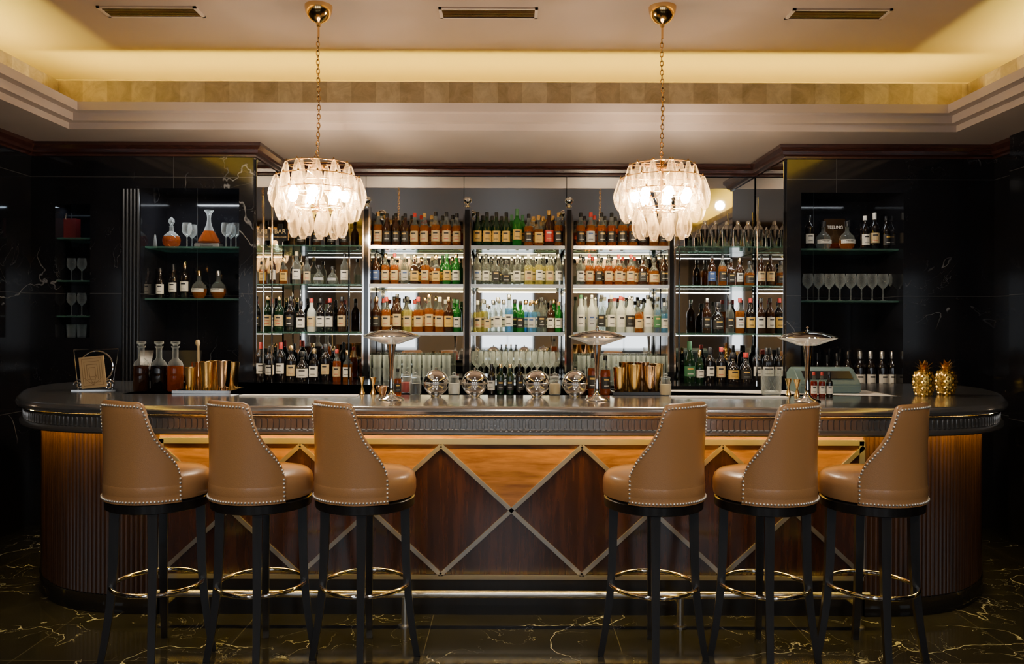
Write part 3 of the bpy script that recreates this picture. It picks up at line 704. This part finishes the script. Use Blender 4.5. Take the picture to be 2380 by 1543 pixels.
db_=[(0,.002),(.043,0),(.047,.006),(.047,.155),(.040,.178),(.019,.198),(.017,.205),(.017,.262),(.024,.268),(.024,.276),(0,.276)]
for px,c,nm in ((329,'d','dark red'),(370,'k','near-black'),(408,'o','amber red')):
    g=lathe('dbot',db_,['L'+c,'clear'],24,midx=lambda a,b:1 if a>=.15 else 0)
    s=lathe('dstp',[(0,.277),(.014,.277),(.016,.285),(.027,.290),(.027,.304),(0,.306)],['clear'],16)
    thing('syrup_decanter',[(None,g),('stopper',s)],at(px,4.90),f'clear glass decanter of {nm} liqueur with stopper','decanter','liqueur decanters')
def menu_parts():
    bm=bmesh.new()
    tube_bm(bm,[(-.10,0,0),(-.135,.02,.25),(.125,.03,.255),(.10,0,0)],.0045,8)
    tube_bm(bm,[(x,.016,z) for x,_,z in circ(0,0,.145,.098,36,'y')],.0045,8,True)
    for s_ in (-1,1):
        sp=[]
        for k in range(26):
            a=k*.42; r=.034*(1-k/30); sp.append((s_*(.085+r*math.cos(a)),-.02,.036+r*math.sin(a)))
        tube_bm(bm,sp,.004,6)
    bx(bm,-.13,.13,-.03,.03,0,.005)
    w=fin(bm,'stand',['chrome'])
    bm=bmesh.new(); bx(bm,-.072,.072,-.010,.0,.012,.205,0)
    for k in range(4):
        r=.058-.013*k
        for (a,b,c,d) in ((-r,r,.11+r*1.4,.1125+r*1.4),(-r,r,.108-r*1.4,.1105-r*1.4),(-r,-r+.0025,.109-r*1.4,.111+r*1.4),(r-.0025,r,.109-r*1.4,.111+r*1.4)):
            bx(bm,a,b,-.0112,-.010,c,d,1)
    for a in (.7,1.2,1.9,2.4): 
        m2=Matrix.Translation((0,-.0106,.03))@Matrix.Rotation(-a,4,'Y'); bx(bm,.0,.07,-.0006,.0006,-.001,.001,1,m2)
    bmesh.ops.rotate(bm,verts=bm.verts[:],cent=(0,0,.01),matrix=Matrix.Rotation(-.10,3,'Y'))
    p=fin(bm,'menu',['paper','paperd'],False)
    return w,p
w,p=menu_parts()
thing('menu_stand',[('wire_frame',w)],at(222,4.93),'silver wire menu stand with circle and scroll feet','menu stand',None,.12)
thing('cocktail_menu',[(None,p)],(PX(224,4.915),4.898,ZT+.006),'tan booklet with art deco line pattern leaning in stand','menu',None,.12)
tp=[(0,.003),(.030,0),(.032,.004),(.043,.165),(.0445,.170),(.041,.170),(.030,.010),(0,.010)]
tin=lathe('tin',tp,['gold'],24); tinc=lathe('tinc',tp,['copper'],24)
def tray(px,d,w,dp,mat,label):
    bm=bmesh.new(); bx(bm,-w/2,w/2,-dp/2,dp/2,0,.008)
    for s_ in (-1,1): bx(bm,-w/2,w/2,s_*dp/2-.004,s_*dp/2+.004,0,.018); bx(bm,s_*w/2-.004,s_*w/2+.004,-dp/2,dp/2,0,.018)
    thing('serving_tray',[(None,fin(bm,'tray',[mat],False))],at(px,d),label,'tray')
tray(486,4.84,.34,.24,'chrome','mirror-polished rectangular tray holding gold tumblers')
tray(1478,4.84,.30,.24,'black','dark rectangular tray holding gold tumblers')
def tins(lst,lab):
    for px,d,me,s in lst:
        o=at(px,d); thing('metal_tumbler',[(None,me)],(o[0],o[1],o[2]+.009),lab,'tumbler','metal bar tumblers',0,s)
tins([(443,4.78,tin,.85),(462,4.89,tinc,1.0),(482,4.78,tin,1.05),(500,4.89,tin,1.05),(519,4.78,tinc,1.08),(540,4.89,tin,1.0)],'gold-toned metal bar tumbler on tray')
tins([(1440,4.78,tin,.9),(1456,4.89,tin,1.05),(1474,4.78,tin,1.0),(1492,4.89,tinc,1.05),(1510,4.78,tinc,.95),(1526,4.89,tin,1.0)],'gold-toned metal bar tumbler on tray')
thing('wooden_muddler',[(None,tube('mud',[(0,0,0),(-.006,.01,.2),(-.008,.012,.215),(-.01,.015,.23)],[.006,.006,.012,.008],['Pn'],10))],(PX(466,5.05),5.02,ZT),'slim wooden muddler standing upright','bar tool',None,0,1.35)
jig=lathe('jig',[(0,.004),(.016,.0),(.019,.001),(.006,.045),(.006,.05),(.022,.105),(.020,.105),(0,.06)],['gold'],16)
for px,d in ((842,4.75),(868,4.72),(1833,4.75),(1853,4.68)):
    thing('jigger',[(None,jig)],at(px,d),'gold double-ended jigger on the bar','jigger','gold jiggers',0,.95)
bowl=lathe('bowl',[(0,0),(.02,0),(.022,.008),(.038,.035),(.040,.05),(.037,.05),(.02,.015),(0,.012)],['copper'],20)
thing('small_bowl',[(None,bowl)],at(890,4.70),'small copper garnish bowl on the bar','bowl')
jar=lathe('jar',[(0,.002),(.028,0),(.031,.005),(.031,.065),(.024,.078),(.024,.088)],['clear'],18)
jfill={k:lathe('jf'+k,[(0,.004),(.028,.004),(.028,.058),(0,.06)],[m],16) for k,m in (('w','Pw'),('n','Pn'),('k','screen'),('r','Pr'))}
jl=lathe('jl',[(0,.088),(.026,.088),(.026,.096),(.008,.1),(.012,.112),(0,.118)],['clear'],16)
for px,d,k in ((966,4.72,'k'),(1056,4.74,'w'),(1290,4.74,'n'),(945,4.82,'r'),(1401,4.86,'r'),(1547,4.72,'n')):
    thing('glass_jar',[(None,jar),('contents',jfill[k]),('lid',jl)],at(px,d),'small lidded glass garnish jar on the bar','jar','garnish jars',0,1.12)
gq='small bitters bottles on the bar'; wq='on bar top'
row("1143Wkwk.62 1164WGkg.62 1186WGkg.62 1208Wkkk.62",1.15,4.74,gq,wq)
row("1378Wokk.85 1407Wokk.8 1356Wdkk.5",1.15,4.75,gq,wq)
row("925Wokk.55",1.15,4.60,gq,wq)
row("1893Wrwr.5 1910Wrwr.5 1927Wkwk.5",1.15,4.62,gq,wq)
bm=bmesh.new(); lathe_bm(bm,[(0,.012),(.05,.012),(.053,.14),(.056,.145),(.057,.145),(.055,.10),(.053,.004),(.05,0),(0,0)],28)
mg=fin(bm,'mix',['clear'])
bm=bmesh.new()
for k in range(14):
    for sg in (-1,1):
        pts=[]
        for q in range(7):
            a=2*pi*k/14+sg*q*.13; pts.append((.0560*math.cos(a),.0560*math.sin(a),.02+q*.014))
        tube_bm(bm,pts,.0012,4)
cut=fin(bm,'cut',['clear'])
thing('mixing_glass',[(None,mg),('cut_pattern',cut)],at(1793,4.76),'cut crystal mixing glass with diamond pattern on the bar','mixing glass',None,0,1.05)
pbody=[(0,0),(.035,0),(.046,.012),(.056,.045),(.060,.085),(.056,.12),(.045,.145),(.030,.158),(0,.16)]
bm=bmesh.new(); lathe_bm(bm,pbody,24)
def rr(z):
    for (r0,z0),(r1,z1) in zip(pbody[1:-1],pbody[2:]):
        if z0<=z<=z1: return r0+(r1-r0)*(z-z0)/(z1-z0)
    return .03
for zi in range(8):
    z=.012+zi*.018
    for k in range(12):
        a=2*pi*(k+.5*(zi%2))/12; R0=rr(z)
        mt=Matrix.Rotation(a,4,'Z')@Matrix.Translation((R0,0,z))@Matrix.Rotation(pi/4,4,'X')
        s=.0075
        v=[bm.verts.new(mt@Vector(p)) for p in ((0,-s,-s),(0,s,-s),(0,s,s),(0,-s,s),(.006,0,0))]
        for q in range(4): bm.faces.new((v[q],v[(q+1)%4],v[4]))
pb=fin(bm,'pine',['goldtex'],False)
bm=bmesh.new()
for tier,(n,ln,tilt) in enumerate(((9,.045,1.0),(8,.06,.6),(5,.065,.25))):
    for k in range(n):
        a=2*pi*k/n+tier*.4
        R_=.02-.006*tier
        p0=Vector((R_*math.cos(a),R_*math.sin(a),.158)); dr=Vector((math.cos(a)*math.sin(tilt),math.sin(a)*math.sin(tilt),math.cos(tilt)))
        sd=Vector((-math.sin(a),math.cos(a),0))*.009
        mid_=p0+dr*ln*.5+Vector((0,0,.004)); tip=p0+dr*ln+Vector((math.cos(a)*.008,math.sin(a)*.008,-.002))
        v=[bm.verts.new(q) for q in (p0-sd*.7,p0+sd*.7,mid_+sd,mid_-sd,tip)]
        bm.faces.new((v[0],v[1],v[2],v[3])); bm.faces.new((v[3],v[2],v[4]))
pl=fin(bm,'leaves',['gold'],False)
for px,d in ((2147,4.74),(2199,4.82)):
    thing('pineapple_tumbler',[('body',pb),('leaf_crown',pl)],at(px,d),'gold metal pineapple-shaped cocktail cup on the bar','pineapple cup','gold pineapples',px*.01,.98)
bm=bmesh.new(); w=.19
pr=[(-.12,0),(.12,0),(.12,.12),(.06,.155),(.0,.15),(-.10,.075),(-.12,.05)]
A=[bm.verts.new((-w,y_,z_)) for y_,z_ in pr]; B=[bm.verts.new((w,y_,z_)) for y_,z_ in pr]
bm.faces.new(A); bm.faces.new(B[::-1])
for k in range(len(pr)): bm.faces.new((A[k],A[(k+1)%len(pr)],B[(k+1)%len(pr)],B[k]))
bmesh.ops.bevel(bm,geom=bm.edges[:],offset=.008,segments=3,affect='EDGES')
rb=fin(bm,'till',['teal'])
bm=bmesh.new(); bx(bm,-.15,.15,0,.002,0,.07); scn=fin(bm,'tscreen',['screen'],False)
thing('till_terminal',[('body',rb),('screen',scn,(0,-.092,.090),(-.9,0,0))],(PX(1916,4.98),5.0,ZT),'grey-teal till terminal facing the staff side','cash register')
bm=bmesh.new(); bx(bm,-.13,.13,-.012,.012,.10,.27,0,Matrix.Rotation(-.35,4,'X')); bx(bm,-.06,.06,-.05,.08,0,.02); bx(bm,-.02,.02,0,.03,.02,.14)
thing('touch_screen_till',[(None,fin(bm,'pos',['screen'],False))],(PX(405,6.3),6.36,1.021),'black touch screen till on the niche ledge','till',None,.15,1.25)
bm=bmesh.new(); bx(bm,-.08,.08,-.08,.08,0,.12); bx(bm,-.05,.05,-.082,-.08,.07,.085); bmesh.ops.bevel(bm,geom=bm.edges[:],offset=.006,segments=2,affect='EDGES')
thing('receipt_printer',[(None,fin(bm,'prn',['screen']))],(PX(514,6.3),6.38,1.021),'black receipt printer on the niche ledge','printer',None,0,1.1)
matm=boxmesh('mat',(-.42,.42,-.07,.07,0,.006),['white'],.002)
for px in (700,1690):
    ob('bar_mat',matm,None,(PX(px,4.63),4.60,ZT),0,(.8,.6,1),label='long white bar mat on the pewter top',category='bar mat',group='bar mats')

# ================================================================ LIGHTS
def area(loc,rot,sx,sy,e,c):
    l=bpy.data.lights.new('area_lamp','AREA'); l.shape='RECTANGLE'; l.size=sx; l.size_y=sy; l.energy=e; l.color=c
    o=bpy.data.objects.new('area_lamp',l); o.location=loc; o.rotation_euler=rot; col.objects.link(o)
def spot(loc,tgt,e,c,ang=70,r=.12):  # unseen fill spots, added to brighten the room without fixtures
    l=bpy.data.lights.new('fill_spot','SPOT'); l.energy=e; l.color=c; l.spot_size=math.radians(ang); l.spot_blend=.8; l.shadow_soft_size=r
    o=bpy.data.objects.new('fill_spot',l); o.location=loc; o.rotation_euler=(Vector(tgt)-Vector(loc)).to_track_quat('-Z','Y').to_euler(); col.objects.link(o)
for x0,x1 in bays:
    for z in ZS:
        area(((x0+x1)/2,6.535,z-.03),(math.radians(20),0,0),x1-x0-.06,.02,2.2,(1,.82,.44))
for (x0,x1) in ((-1.95,-1.3),(1.45,2.05)):
    for z in (ZS[0]-.03,ZS[1]-.03,ZS[2]-.03): area(((x0+x1)/2,6.50,z),(math.radians(15),0,0),.5,.02,1.0,(.95,.92,.85))
for a,b,_ in (nl,nr): area(((a+b)/2,6.3,2.59),(0,0,0),.5,.05,4.5,(.85,.92,1))
area(((ns_[0]+ns_[1])/2,6.25,2.47),(0,0,0),.2,.05,.3,(.65,.82,1))  # dim light added for the recess that imitates the reflection
for x in (-2.2,-.75,.75,2.2): spot((x,.4,3.4),(x*.8,3.9,1.0),130,(1,.88,.72),46,.12)
for x in (-1.6,0,1.6): spot((x,2.6,3.5),(x,3.2,0),40,(1,.92,.84),80,.10)
for x in (-2.4,2.4): spot((x,4.6,2.94),(x*.95,6.3,1.6),30,(1,.9,.8),90,.05)
for x in (-2,2): spot((x,-.6,3.4),(x,-3,1.3),60,(1,.84,.66),95,.1)  # added wash on the unseen front wall, brightens what metal and marble reflect
for x in (-2.55,-.1,2.35): area((x,-2.9,1.78),(math.radians(90),0,0),1.05,1.45,13,(.82,.90,1))
w_=bpy.data.worlds.new('world'); bpy.context.scene.world=w_; w_.use_nodes=True
w_.node_tree.nodes['Background'].inputs[0].default_value=(.5,.45,.4,1); w_.node_tree.nodes['Background'].inputs[1].default_value=.05
# ================================================================ CAMERA
cam=bpy.data.cameras.new('camera'); cam.sensor_width=36; cam.lens=28; cam.shift_y=-21.5/2380; cam.clip_start=.05
co=bpy.data.objects.new('camera',cam); co.location=(0,0,H); co.rotation_euler=(pi/2,math.radians(-.2),0); col.objects.link(co)
bpy.context.scene.camera=co
